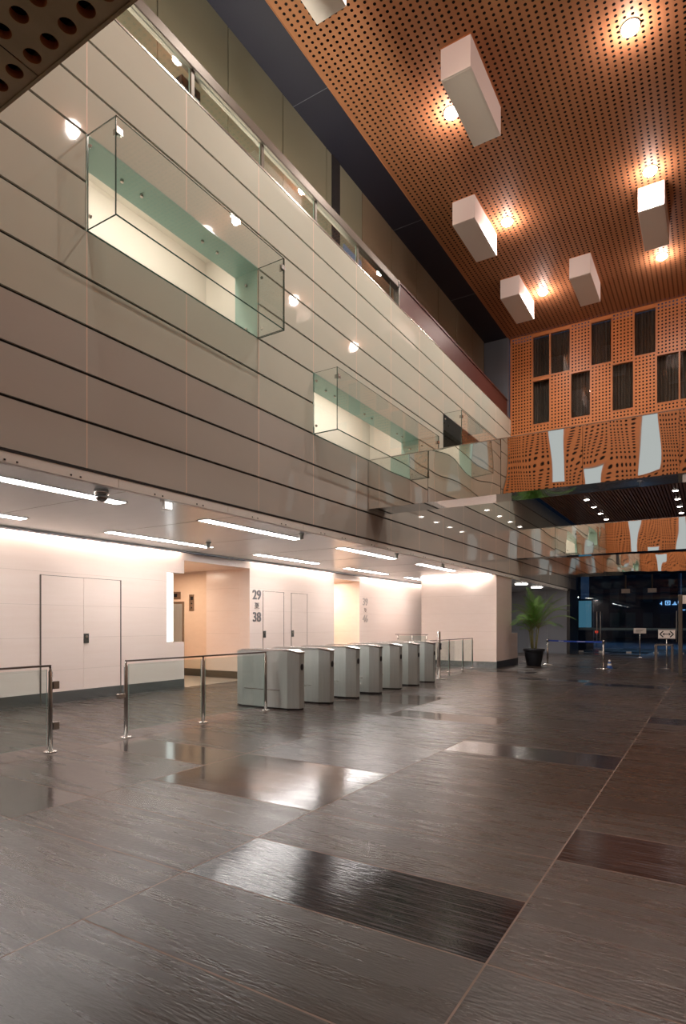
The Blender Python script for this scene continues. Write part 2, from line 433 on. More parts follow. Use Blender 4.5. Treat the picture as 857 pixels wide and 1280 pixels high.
q = MB(); q.box(WX - .24, WX - .04, 12.7, YB - .25, 9.5, 9.56); q.build('cap_rail', 'maroon', mp_, .01)
fl = thing('ledge_floodlight', (WX - .35, 6.2, ZT), 'small black floodlight case on the gallery ledge', 'floodlight')
q = MB(); q.box(WX - .42, WX - .24, 6.05, 6.42, 9.22, 9.36); q.build('case', 'black', fl, .01)
q = MB(); q.box(WX - .36, WX - .30, 6.2, 6.26, ZT, 9.22); q.build('stem', 'black', fl)
st = thing('gallery_light_strip', (-6.95, 5, ZT), 'warm linear uplight at the foot of the gallery panels', 'light')
q = MB(); q.box(-6.82, -6.68, -1, 10.9, ZT, ZT + .05); q.build('trough', 'steel', st)
q = MB(); q.box(-6.80, -6.70, -1, 10.9, ZT + .05, ZT + .056); q.build('diffuser', 'strip_warm', st)
gwn = thing('gallery_window', (gx, 12, ZT), 'pale blue lit pane in the gallery wall past the dark gap', 'window', None, 'structure')
q = MB(); q.box(gx + .002, gx + .02, 11.5, 12.3, ZT + .05, 10.1); q.build('pane', 'gal_window', gwn)

# ------------------------------------------------------------------ perforated ceiling
cb = MB()
ymid = YN
nx = 8
xs = [WX - .06 + (XR - WX + .06) * i / nx for i in range(nx + 1)]
perf(cb, lambda u, v, d: (u, v, ZC + d), WX - .06, XR, YN, YB, .125, .110, .0285, marg=.05)
cb.box(WX - .06, XR, YN, YB, ZC + .06, ZC + .08, 1)
cb.box(WX - .075, WX - .06, YN, YB, ZC - .01, ZC + .08, 0)
struct(cb.build('ceiling', ['ceil_wood', 'void']), 'perforated copper brown timber ceiling of the tall hall', 'ceiling')

# spots in the ceiling
def spot(x, y, label):
    o = thing('ceiling_spotlight', (x, y, ZC), label, 'spotlight', 'round ceiling spotlights')
    q = MB(); q.lathe(x, y, [(.148, ZC - .012), (.165, ZC - .008), (.165, ZC + .0)], 20); q.build('trim_ring', 'steel', o)
    q = MB(); q.lathe(x, y, [(.05, ZC - .10), (.10, ZC - .085), (.135, ZC - .055), (.145, ZC - .013)], 20); q.build('bulb', 'bulb', o)
    l = bpy.data.lights.new('spot_lamp', 'SPOT'); l.energy = E_SPOT * (.5 if y < 5 else 1); l.color = (1, .915, .83); l.shadow_soft_size = .1; l.spot_size = math.radians(150); l.spot_blend = .9
    lo = bpy.data.objects.new('spot_lamp', l); COL.objects.link(lo); lo.parent = o; lo.location = (0, 0, -.14)
    l = bpy.data.lights.new('spot_spill', 'POINT'); l.energy = E_SPILL; l.color = (1, .78, .70); l.shadow_soft_size = .1
    lo = bpy.data.objects.new('spot_spill', l); COL.objects.link(lo); lo.parent = o; lo.location = (0, 0, -.17)
E_SPOT = 420; E_SPILL = 55
SP = {(-4.46, 11.37): 'ceiling spotlight beside the largest near white box', (-4.46, 15.2): 'ceiling spotlight right of the white box with a glowing side',
      (-4.46, 19.): 'smallest ceiling spotlight, beside the farthest left white box', (-1.2, 11.37): 'ceiling spotlight alone at the upper right',
      (-1.2, 15.2): 'ceiling spotlight just above the white box with a lit end', (-1.2, 18.9): 'ceiling spotlight just below the white box with a lit end',
      (-4.46, 7.55): 'ceiling spotlight out of frame above the nearest white box', (-1.2, 7.55): 'ceiling spotlight out of frame towards the camera',
      (-4.46, 3.75): 'left of two added unseen ceiling spotlights that light the near wall', (-1.2, 3.75): 'right of two added unseen ceiling spotlights that light the near wall'}  # this nearest row is added out of view to light the near wall
for (x, y), lab in SP.items(): spot(x, y, lab)

def lightbox(x0, y0, label):
    o = thing('ceiling_light_box', (x0 + .28, y0 + .87, ZC), label, 'light box', 'white boxes hung from the ceiling')
    q = MB(); q.box(x0, x0 + .56, y0, y0 + 1.75, ZC - .57, ZC); q.build('casing', 'box_white', o, .008)
    q = MB(); q.box(x0 + .03, x0 + .53, y0 + .03, y0 + 1.72, ZC - .576, ZC - .57); q.build('underside_panel', 'box_white', o)
    q = MB(); q.box(x0 - .012, x0 + .572, y0 - .012, y0 + 1.762, ZC - .012, ZC); q.build('mounting_frame', 'copper', o)
for a in ((-5.46, 6.29, 'white ceiling box cut off by the top edge of the picture'), (-4.14, 10.03, 'largest fully visible white ceiling box, spotlight at its left'),
          (-5.4, 13.82, 'white ceiling box nearest the panelled wall with a glowing right side'), (-1.5, 15.68, 'white ceiling box between two spotlights with a brightly lit end'),
          (-3.43, 17.68, 'plain unlit white ceiling box above the row of windows'), (-5.4, 17.7, 'farthest left small white ceiling box beside the smallest spotlight')):
    lightbox(*a)

# ------------------------------------------------------------------ perforated walls with windows
ZW = 6.4
CX = [-6.18, -5.44, -4.83, -4.15, -3.5, -2.84, -2.18, -1.53, -.88, -.22, .44, 1.1, 1.76, 2.42, 3.08, 3.74, XR]
TOPW = {1, 2, 4, 6, 9, 11, 13}; LOWW = {1, 3, 5, 7, 8, 10, 12, 14}
Z1a, Z1b, Z2a, Z2b = 8.56, 10.12, 10.22, 11.69
pw = MB()
PB = lambda u, v, d: (u, YB + d, v)
winrects = []
for c in range(len(CX) - 1):
    x0, x1 = CX[c], CX[c + 1]
    solid = [(ZW, Z1a)]
    if c in LOWW: winrects.append((x0, x1, Z1a, Z1b, 0, c))
    else: solid.append((Z1a, Z1b))
    solid.append((Z1b, Z2a))
    if c in TOPW: winrects.append((x0, x1, Z2a, Z2b, 1, c)); solid.append((Z2b, ZC))
    else: solid.append((Z2a, ZC))
    # merge runs
    runs = []
    for s in solid:
        if runs and abs(runs[-1][1] - s[0]) < .001: runs[-1] = (runs[-1][0], s[1])
        else: runs.append(s)
    for (za, zb) in runs:
        if zb - za < .2: pw.face([PB(x0, za, 0), PB(x1, za, 0), PB(x1, zb, 0), PB(x0, zb, 0)])
        else: perf(pw, PB, x0, x1, za, zb, .108, .112, .029, marg=.014, deep=0)
pw.face([PB(-6.3, ZW, .5), PB(XR, ZW, .5), PB(XR, ZC, .5), PB(-6.3, ZC, .5)], 1)
pw.face([PB(-6.2, ZW, 0), PB(XR, ZW, 0), PB(XR, ZW, .5), PB(-6.2, ZW, .5)], 0)
pw.face([PB(-6.2, ZW, .0), PB(-6.2, ZW, .5), PB(-6.2, ZC, .5), PB(-6.2, ZC, 0)], 1)
pw.box(-6.22, -6.18, YB - .012, YB + .02, ZW, ZC, 0)
struct(pw.build('wall_back', ['copper', 'void']), 'perforated copper timber wall with staggered dark windows', 'wall')
for n, (x0, x1, za, zb, top, c) in enumerate(winrects):
    o = thing('window_%d' % (n + 1), ((x0 + x1) / 2, YB, za), '%s row dark window, number %d from the panelled wall' % ('upper' if top else 'lower', sorted(TOPW if top else LOWW).index(c) + 1), 'window', 'dark windows in the copper wall', 'structure')
    q = MB(); w = .022
    q.box(x0, x0 + w, YB - .012, YB + .1, za, zb); q.box(x1 - w, x1, YB - .012, YB + .1, za, zb)
    q.box(x0 + w, x1 - w, YB - .012, YB + .1, za, za + w); q.box(x0 + w, x1 - w, YB - .012, YB + .1, zb - w, zb)
    q.build('window_frame', 'frame_wood', o)
    pane('pane', o, x0 + w, x1 - w, YB + .05, YB + .058, za + w, zb - w, 1, 'glass', 'black')
    q = MB(); N = 40
    for i in range(N):
        u0, u1 = x0 + (x1 - x0) * i / N, x0 + (x1 - x0) * (i + 1) / N
        d = lambda u: YB + .2 + .03 * sin(u * 62 + c) + .012 * sin(u * 141 + c * 2)
        q.face([(u0, d(u0), za), (u1, d(u1), za), (u1, d(u1), zb), (u0, d(u0), zb)], 0, True)
    q.build('curtain', 'curtain', o)

# near wall of the same timber above the soffit (faces the back wall, seen in the mirrored beams)
nw = MB(); PN = lambda u, v, d: (u, YN - d, v)
NX = [-6.18, -5.4, -4.62, -4.1, -3.42, -2.8, -1.98, -1.5, -.5, .15, 1.1, 1.7, 2.6, 3.2, XR]
NW = {2: (6.2, 8.5), 4: (5.0, 6.62), 6: (6.2, 8.5), 8: (6.2, 8.5), 10: (5.0, 6.62), 12: (6.2, 8.5)}
nrects = []
for c in range(len(NX) - 1):
    x0, x1 = NX[c], NX[c + 1]
    if c in NW:
        za, zb = NW[c]; nrects.append((x0, x1, za, zb)); runs = [(ZS, za), (zb, ZC)]
    else: runs = [(ZS, ZC)]
    for (za, zb) in runs: perf(nw, PN, x0, x1, za, zb, .125, .125, .034, marg=.015)
nw.face([PN(-6.3, ZS + .2, .5), PN(XR, ZS + .2, .5), PN(XR, ZC, .5), PN(-6.3, ZC, .5)], 1)
struct(nw.build('wall_near', ['copper', 'void']), 'perforated copper timber wall above the near soffit', 'wall')
for n, (x0, x1, za, zb) in enumerate(nrects):
    o = thing('window_%d' % (n + 31), ((x0 + x1) / 2, YN, za), 'lit pale window %d in the near timber wall, seen only in the mirrors' % (n + 1), 'window', 'lit windows of the near wall', 'structure')
    q = MB(); w = .022
    q.box(x0, x0 + w, YN - .1, YN + .012, za, zb); q.box(x1 - w, x1, YN - .1, YN + .012, za, zb)
    q.box(x0 + w, x1 - w, YN - .1, YN + .012, za, za + w); q.box(x0 + w, x1 - w, YN - .1, YN + .012, zb - w, zb)
    q.build('window_frame', 'frame_wood', o)
    bx('pane', 'lit_window', o, x0 + w, x1 - w, YN - .09, YN - .08, za + w, zb - w)

# soffit overhead
sb = MB(); PS = lambda u, v, d: (u, v, ZS + d)
sx = -2.5 - 1.125 * 4 + .0625 - .125
edges = []
x = -2.5625 - 1.25 * 3
while x < .7:
    x1 = x + 1.25
    perf(sb, PS, x + .003, x1 - .003, YN - .06 - 1.375, YN - .003 - .01, .125, .125, .036, marg=.003, seg=20, deep=.035, md=2)
    x = x1
xe = x
sb.face([PS(xe, -5, 0), PS(XR, -5, 0), PS(XR, YN, 0), PS(xe, YN, 0)]); x_s = -2.5625 - 1.25 * 3
sb.face([PS(x_s, -5, 0), PS(xe, -5, 0), PS(xe, YN - 1.435, 0), PS(x_s, YN - 1.435, 0)])
sb.box(x_s, XR, YN - .012, YN + .002, ZS - .004, ZS + .22, 0)
sb.box(x_s, XR, -5, YN - .012, ZS + .12, ZS + .2, 1)
struct(sb.build('ceiling_soffit', ['soffit_wood', 'void', 'copper']), 'brown timber soffit with large round holes overhead', 'ceiling')

# other bounds of the hall (outside the picture)
rw = MB(); rw.box(XR, XR + .2, -5, YF, 0, ZC + .1); struct(rw.build('wall_right', 'gal_brown_wall'), 'plain pale wall closing the hall opposite the glass panels', 'wall')
rw = MB(); rw.box(-17, XR, -5.2, -5, 0, ZS + .2); struct(rw.build('wall_rear', 'cream'), 'plain pale wall behind the camera', 'wall')

# ------------------------------------------------------------------ mirrored beams
MJ = [WX + .004, -4.83, -3.36, -1.92, -.45, 1.0, 2.45, XR - .01]
def mirror_beam(y, z0, z1, depth, name, label, amp):
    o = thing(name, (WX, y, z0), label, 'beam', 'mirror-clad beams across the hall')
    for k in range(len(MJ) - 1):
        x0, x1 = MJ[k] + .004, MJ[k + 1] - .004
        nxx, nzz = 28, 14
        q = MB(); idx = []
        for i in range(nxx + 1):
            for j in range(nzz + 1):
                s, t = i / nxx, j / nzz
                # pillowed, slightly buckled sheet
                ph = k * 1.7
                d = amp * (.9 * sin(2 * PI * s + ph) * (.6 + .4 * cos(PI * t + ph)) + .35 * sin(4 * PI * s + 2.1 * ph + 2.5 * t)
                           + .5 * (t ** 6) + .22 * sin(3 * PI * t + ph)) + amp * .25 * sin(2 * PI * (s * .5 + t) + ph)
                q.v.append((x0 + (x1 - x0) * s, y + d, z0 + (z1 - z0) * t))
        for i in range(nxx):
            for j in range(nzz):
                a = i * (nzz + 1) + j
                q.f.append((a, a + nzz + 1, a + nzz + 2, a + 1)); q.m.append(0); q.sm.append(True)
        q.build('mirror_panel', 'mirror', o)
    q = MB(); q.box(WX + .005, XR - .01, y + .02, y + depth, z0 + .003, z1 - .003, mats=[1, 1, 0]); q.build('beam_core', ['mirror_dark', 'mirror'], o)
    q = MB(); q.box(WX + .004, XR - .01, y - .006, y + depth, z1 - .003, z1 + .012); q.build('top_edge', 'steel', o)
mirror_beam(11.05, 3.93, 4.96, .75, 'mirrored_beam', 'nearest mirrored beam, wavy reflections of copper timber across the hall', .0019)
mirror_beam(22.4, 3.95, 5.0, .6, 'mirrored_beam', 'second, smaller mirrored beam beneath the downlit slatted ceiling', .0009)
mirror_beam(YF - .15, 4.0, 5.15, .2, 'mirrored_beam', 'farthest mirrored band directly over the entrance doors', .0012)

# ------------------------------------------------------------------ entrance ceiling
ec = MB()
ec.box(-5.75, XR, YB + .02, YF, 6.52, 6.6, 1)
x = -5.72
while x < XR:
    ec.box(x, x + .075, YB + .02, YF, 6.4, 6.52, 0); x += .11
struct(ec.build('ceiling_entrance', ['slat', 'void']), 'dark brown slatted timber ceiling over the entrance', 'ceiling')
ords = ['nearest', 'second', 'third', 'farthest']
for nm, x in (('left', -4.2), ('right', -1.15)):
    for k in range(4):
        y = 25. + 1.72 * k
        o = thing('downlight', (x, y, 6.4), '%s downlight in the %s row of the slatted entrance ceiling' % (ords[k], nm), 'downlight', 'downlights in the slatted ceiling')
        q = MB(); q.lathe(x, y, [(.10, 6.375), (.125, 6.38), (.125, 6.41)], 18); q.build('trim_ring', 'steel', o)
        q = MB(); q.lathe(x, y, [(.09, 6.368), (.095, 6.374)], 18); q.build('lens', 'downlight', o)
        l = bpy.data.lights.new('downlight_lamp', 'SPOT'); l.energy = 120; l.spot_size = 1.8; l.spot_blend = .6; l.color = (1, .86, .74); l.shadow_soft_size = .08
        lo = bpy.data.objects.new('downlight_lamp', l); COL.objects.link(lo); lo.parent = o; lo.location = (0, 0, -.05)

# ------------------------------------------------------------------ lift lobby: ceiling, walls, doors
lc = MB()
lc.box(LX + .2, WX - .091, -5, 31.6, LC, LC + .04, 0)
lc.box(LX + .2, LX + .23, -5, 24, LC - .035, LC, 0)         # lip that hides the cove light
lc.box(LX - .1, LX + .2, -5, 24, LC + .12, LC + .15, 1)
for y in [.9 + 2.08 * k for k in range(15)]: lc.box(LX + .24, WX - .17, y, y + .006, LC - .002, LC, 2)
struct(lc.build('ceiling_lobby', ['lob_ceiling', 'white', 'black']), 'grey satin metal ceiling of the lift lobby', 'ceiling')

def stone_wall(name, rects, label, axis, pos, th, mat='cream', joints=(.62, 1.24, 1.86, 2.48)):
    """rects (a0, a1, z0, z1) on a plane; axis 0: plane x = pos running in y; axis 1: plane y = pos running in x"""
    q = MB()
    for (a0, a1, z0, z1) in rects:
        if axis == 0: q.box(pos - th, pos, a0, a1, z0, z1, 0)
        else: q.box(a0, a1, pos, pos + th, z0, z1, 0)
        for z in joints:
            if z0 < z < z1:
                if axis == 0: q.box(pos, pos + .0012, a0, a1, z - .003, z + .003, 1)
                else: q.box(a0, a1, pos - .0012, pos, z - .003, z + .003, 1)
    return struct(q.build(name, [mat, 'stone_joint']), label, 'wall')
stone_wall('wall_lobby', [(-5, 9.5, 0, WT), (9.5, 10.03, 0, 1.08), (9.5, 10.03, 2.69, WT)], 'cream stone lobby wall with the near double doors', 0, LX, .35)
stone_wall('wall_lobby_middle', [(12.38, 16.6, 0, WT)], 'cream stone lobby wall with the numbers 29 to 38', 0, LX, .35)
stone_wall('wall_lobby_far', [(18.27, 24.5, 0, WT)], 'cream stone lobby wall with faint numbers beyond the corridor', 0, LX, .35)
for n, (ya, yb, lab) in enumerate(((10.03, 12.38, 'warm stone lift corridor left of the number wall'), (16.6, 18.27, 'brightly lit yellow corridor right of the number wall'))):
    m = 'orange_stone' if n else 'orange_stone'
    q = MB()
    q.box(-16.5, LX - .002, yb + .002, yb + .3, 0, 3.05, 0) if False else None
    # right wall seen from the hall: stone pier, then a shallow recess with the lift doors
    q.box(-12.2, LX - .351, yb, yb + .3, 0, 3.02, 1); q.box(-16.5, -12.2, yb + .18, yb + .4, 0, 3.02, 0)
    q.box(-16.5, LX - .351, ya - .3, ya, 0, 3.02, 0); q.box(-16.6, -16.5, ya - .3, yb + .4, 0, 3.02, 0)
    q.box(-16.5, LX - .3, ya, yb, 3.0, 3.06, 2); q.box(LX - .3, LX - .001, ya + .001, yb - .001, 3.0, WT, 2)
    for z in (.62, 1.24, 1.86, 2.48): q.box(-12.2, LX - .351, yb - .0012, yb, z - .003, z + .003, 3)
    q.box(-12.19, LX - .35, yb - .012, yb, 0, .2, 4)
    q.box(-16.5, -12.2, yb + .168, yb + .18, 0, .2, 4)
    struct(q.build('wall_corridor' if n == 0 else 'wall_corridor_far', ['orange_stone', 'cream', 'cream', 'stone_joint', 'bronze']), lab, 'corridor')
ld = thing('lift_door', (-13.9, 12.56, 0), 'grey steel lift door glimpsed through the slot in the near wall', 'lift door')
q = MB(); q.box(-14.6, -13.95, 12.545, 12.56, 0, 2.1); q.build('door_leaf', 'steel_b', ld)
q = MB(); q.box(-13.94, -13.32, 12.545, 12.56, 0, 2.1); q.build('door_leaf', 'steel_b', ld)
q = MB(); q.box(-14.66, -13.26, 12.535, 12.56, 2.1, 2.16); q.box(-13.32, -13.26, 12.535, 12.56, 0, 2.1); q.build('door_frame', 'steel', ld)
li = thing('lift_indicator', (-13.75, 12.56, 2.3), 'small lift display above the lift door', 'display')
q = MB(); q.box(-14.05, -13.4, 12.54, 12.56, 2.24, 2.46); q.build('plate', 'steel_l', li); q = MB(); q.box(-13.9, -13.55, 12.535, 12.541, 2.3, 2.4); q.build('screen', 'black', li)
cp = thing('lift_call_panel', (-12.95, 12.56, 1.9), 'narrow steel lift call panel on the corridor wall', 'call panel')
q = MB(); q.box(-13.05, -12.85, 12.545, 12.56, 1.88, 2.36); q.build('plate', 'steel_l', cp)
for z in (1.98, 2.1): q = MB(); q.tube([(-12.95, 12.546, z), (-12.95, 12.538, z)], .025, 12); q.build('button', 'plate', cp)
q = MB(); q.box(-13.0, -12.9, 12.541, 12.546, 2.2, 2.3); q.build('screen', 'black', cp)
wl = thing('wall_light_panel', (LX, 9.6, 1.09), 'tall white glowing light panel beside the slot in the near wall', 'light panel')
q = MB(); q.box(LX - .3, LX - .01, 9.505, 9.7, 1.085, 2.685); q.build('casing', 'steel_l', wl)
q = MB(); q.box(LX - .01, LX - .002, 9.51, 9.695, 1.09, 2.68); q.build('diffuser', 'white_light', wl)

# skirtings
for nm, c, lab in (('baseboard_near', (LX, LX + .012, -5, 10.03, 0, .21), 'satin steel skirting of the near lobby wall'),
               ('baseboard_middle', (LX, LX + .012, 12.38, 16.6, 0, .21), 'satin steel skirting of the number wall'),
               ('baseboard_far', (LX, LX + .012, 18.27, 24, 0, .21), 'satin steel skirting of the far lobby wall')):
    struct(bx(nm, 'steel_skirt', None, *c), lab, 'skirting')

# pale block closing the lobby
blk = MB(); blk.box(-9., -6.13 - .1, 20, 21.8, .0, WT, 0); blk.box(-8.9, -6.13 - .11, 21.8, 22.6, 0, 1.17, 0)
for z in (.62, 1.24, 1.86, 2.48): blk.box(-9., -6.24, 19.9988, 20, z - .003, z + .003, 1)
struct(blk.build('wall_block', ['cream', 'stone_joint']), 'pale stone end wall standing behind the turnstiles', 'wall')
sk = MB(); sk.box(-9., -6.225, 19.985, 19.998, 0, .21, 0); sk.box(-6.228, -6.214, 19.985, 22.6, 0, .23, 1)
struct(sk.build('baseboard_block', ['steel_skirt', 'grey_skirt']), 'skirting around the pale stone end wall', 'skirting')
gw = MB()
for k in range(5): gw.box(-11 + .95 * k + .005, -11 + .95 * (k + 1) - .005, 31.6, 31.7, 0, LC, 0)
gw.box(-11.2, -6.25, 31.66, 31.75, 0, LC, 1); gw.box(-6.25, -6.1, 31.6, YF, 0, ZB - .04, 2)
gw.box(-11.2, -11, 24.5, 31.7, 0, LC, 0)
struct(gw.build('wall_far', ['greywall', 'void', 'black']), 'dark grey panelled wall behind the potted palm', 'wall')

# doors in the lobby walls
def leaf(parent, y0, y1, z1, lock_y):
    q = MB(); q.box(LX + .002, LX + .010, y0 + .006, y1 - .006, .012, z1)
    for z in (.62, 1.24, 1.86): q.box(LX + .010, LX + .0112, y0 + .006, y1 - .006, z - .003, z + .003, 1)
    d = q.build('door_leaf', ['cream', 'stone_joint'], parent)
    q = MB(); q.box(LX + .010, LX + .022, lock_y - .055, lock_y + .055, 1.12, 1.31); q.build('lock_plate', 'plate', d)
    q = MB(); q.lathe(0, 0, [(.028, 0), (.028, .012)], 14)
    q.v = [(LX + .022 + z, lock_y + x, 1.25 + y) for x, y, z in q.v]; q.build('lock_cylinder', 'steel_l', d)
for n, (leafs, lab) in enumerate((([(6.49, 7.37, 0), (7.37, 8.24, 7.43)], 'flush double door in the near cream wall'),
                                  ([(12.93, 13.87, 12.99)], 'flush single door right beside the dark numbers'), ([(14.24, 15.05, 14.30)], 'flush single door farther from the dark numbers'))):
    y0, y1 = leafs[0][0], leafs[-1][1]; zt = 2.41
    D = thing('door_%d' % (n + 1), (LX, (y0 + y1) / 2, 0), lab, 'door', 'flush stone-faced doors', 'structure')
    q = MB()
    e = .018 if n == 0 else .008
    q.box(LX, LX + .016, y0 - e, y0 + .004, .0, zt + .01); q.box(LX, LX + .016, y1 - .004, y1 + e, .0, zt + .01); q.box(LX, LX + .013, y0 - e, y1 + e, zt, zt + .008)
    q.build('door_frame', 'bronze' if n == 0 else 'steel', D)
    for (a, b_, lk) in leafs:
        if lk: leaf(D, a, b_, zt, lk)
        else:
            q = MB(); q.box(LX + .002, LX + .010, a + .006, b_ - .006, .012, zt)
            for z in (.62, 1.24, 1.86): q.box(LX + .010, LX + .0112, a + .006, b_ - .006, z - .003, z + .003, 1)
            q.build('door_leaf', ['cream', 'stone_joint'], D)

# lettering
def text_mesh(s, size, ext, bold):
    c = bpy.data.curves.new('lettering', 'FONT'); c.body = s; c.size = size; c.extrude = ext; c.offset = bold; c.align_x = 'CENTER'; c.align_y = 'CENTER'
    o = bpy.data.objects.new('lettering_tmp', c); COL.objects.link(o)
    dg = bpy.context.evaluated_depsgraph_get(); me = bpy.data.meshes.new_from_object(o.evaluated_get(dg))
    bpy.data.objects.remove(o); return me
def wall_sign(lines, yc, mat, label):
    root = thing('floor_number_sign', (LX, yc, 2.0), label, 'sign', 'raised floor numbers')
    for s, z, size, w in lines:
        me = text_mesh(s, size, .008, .006 if len(s) > 1 else .003); me.materials.clear(); me.materials.append(M[mat])
        o = bpy.data.objects.new('lettering', me); COL.objects.link(o); o.parent = root
        o.location = (.009, 0, z - 2.0); o.rotation_euler = (PI / 2, 0, PI / 2); o.scale = (w, 1, 1)
wall_sign([('29', 2.285, .36, 1.), ('至', 1.985, .19, 1.), ('38', 1.68, .36, 1.)], 12.67, 'text', 'raised dark numbers 29 to 38 on the middle lobby wall')
wall_sign([('39', 2.285, .36, 1.), ('至', 1.985, .19, 1.), ('46', 1.68, .36, 1.)], 18.68, 'text_pale', 'faint raised numbers 39 to 46 on the far lobby wall')

# ------------------------------------------------------------------ lobby lights
def tube_light(x, y0, y1, label):
    o = thing('linear_ceiling_light', (x, (y0 + y1) / 2, LC), label, 'ceiling light', 'linear lights in the lobby ceiling')
    q = MB(); q.box(x - .125, x - .11, y0, y1, LC - .012, LC - .001); q.box(x + .11, x + .125, y0, y1, LC - .012, LC - .001)
    q.box(x - .125, x + .125, y0 - .015, y0, LC - .012, LC - .001); q.box(x - .125, x + .125, y1, y1 + .015, LC - .012, LC - .001); q.build('frame', 'white', o)
    ym = (y0 + y1) / 2
    for (a, b_) in ((y0, ym - .006), (ym + .006, y1)):
        q = MB(); q.box(x - .11, x + .11, a, b_, LC - .009, LC - .003); q.build('diffuser', 'tube', o)
wds = ['nearest', 'second', 'third', 'fourth', 'fifth']
for nm, x in (('front', -7.05), ('back', -9.45)):
    for k in range(5):
        y0 = 2.88 + 4.2 * k
        tube_light(x, y0, y0 + 2.62, '%s linear light of the %s row in the lobby ceiling, %s' % (wds[k], nm, 'over the railing and turnstiles' if nm == 'front' else 'close to the cream walls'))
for n, (c, lab) in enumerate((((LX + .02, LX + .15, -3, 9.9), 'hidden cove light along the top of the near cream wall'), ((LX + .02, LX + .15, 12.45, 16.5), 'hidden cove light above the number wall'), ((LX + .02, LX + .15, 18.35, 23.9), 'hidden cove light above the far lobby wall'))):
    q = MB(); q.box(c[0], c[1], c[2], c[3], LC + .06, LC + .075); tag(q.build('cove_light', 'cove'), lab, 'cove light', 'cove lights over the lobby walls')
q = MB(); q.box(-8.95, -6.4, 19.86, 19.97, LC - .035, LC - .02); tag(q.build('cove_light', 'cove'), 'bright strip light over the pale stone end wall', 'cove light', 'cove lights over the lobby walls')
# lamps of the two corridors
for (y, x, e, lab) in ((11.2, -12.9, 40, 'round corridor lamp in the near lift corridor'), (17.4, -11.9, 62, 'round corridor lamp in the yellow corridor')):
    o = thing('corridor_lamp', (x, y, 3.0), lab, 'ceiling lamp')
    q = MB(); q.lathe(x, y, [(.13, 2.985), (.14, 3.0)], 20); q.build('lens', 'downlight', o)
    l = bpy.data.lights.new('corridor_bulb', 'AREA'); l.shape = 'DISK'; l.size = .9; l.energy = e; l.color = (1, .80, .60)
    lo = bpy.data.objects.new('corridor_bulb', l); COL.objects.link(lo); lo.parent = o; lo.location = (0, 0, -.03)
for (x, y, lab) in ((-6.9, 28.2, 'nearer round downlight above the palm recess'), (-6.9, 25.6, 'farther left round downlight above the palm recess')):
    o = thing('recess_downlight', (x, y, LC), lab, 'downlight', 'round downlights above the palm')
    q = MB(); q.lathe(x, y, [(.24, LC - .02), (.26, LC - .001)], 22); q.build('lens', 'downlight', o)
    l = bpy.data.lights.new('recess_bulb', 'SPOT'); l.energy = 240; l.spot_size = 2.4; l.spot_blend = .7; l.color = (1, .92, .85); l.shadow_soft_size = .15
    lo = bpy.data.objects.new('recess_bulb', l); COL.objects.link(lo); lo.parent = o; lo.location = (0, 0, -.06)
# balcony rooms
for n, (y0, y1, r0, r1) in enumerate(BAL[:2]):
    z1 = ZB + r1 * RH + .9
    l = bpy.data.lights.new('room_lamp', 'AREA'); l.shape = 'RECTANGLE'; l.size = .3; l.size_y = (y1 - y0) * .9; l.energy = (40, 48)[n]; l.color = (1, .93, .85)
    lo = bpy.data.objects.new('room_lamp', l); COL.objects.link(lo); lo.location = (WX - .75, (y0 + y1) / 2, z1)

# small ceiling devices
dc = thing('dome_camera', (-6.6, 4.85, LC), 'silver dome camera under the near edge of the lobby ceiling', 'camera')
q = MB(); q.lathe(-6.6, 4.85, [(.055, LC - .07), (.09, LC - .05), (.09, LC)], 20); q.build('housing', 'steel_l', dc)
q = MB(); q.lathe(-6.6, 4.85, [(.01, LC - .15), (.05, LC - .14), (.075, LC - .11), (.08, LC - .071)], 20); q.build('dome', 'dome', dc)
for k, (x, y) in enumerate(((-6.57, 9.15), (-6.5, 12.98), (-6.5, 15.9), (-8.93, 9.12))):
    o = thing('ceiling_sensor', (x, y, LC), ('small ceiling sensor by the second front light', 'small ceiling sensor by the third front light', 'small ceiling sensor by the fourth front light', 'small ceiling sensor near the corridor mouth')[k], 'sensor', 'small sensors on the lobby ceiling')
    q = MB(); q.lathe(x, y, [(.03, LC - .11), (.042, LC - .095), (.042, LC - .03), (.055, LC - .02), (.055, LC - .001)], 14); q.build('body', 'steel_b', o)
es = thing('emergency_light', (WX - .2, 5.75, LC), 'small white lit lamp box hanging under the white fascia', 'lamp')
q = MB(); q.box(WX - .24, WX - .17, 5.66, 5.84, LC - .02, LC + .0); q.box(WX - .23, WX - .18, 5.68, 5.82, LC - .12, LC - .02); q.build('casing', 'white', es)
q = MB(); q.box(WX - .18, WX - .172, 5.69, 5.81, LC - .115, LC - .005); q.build('diffuser', 'white_light', es)

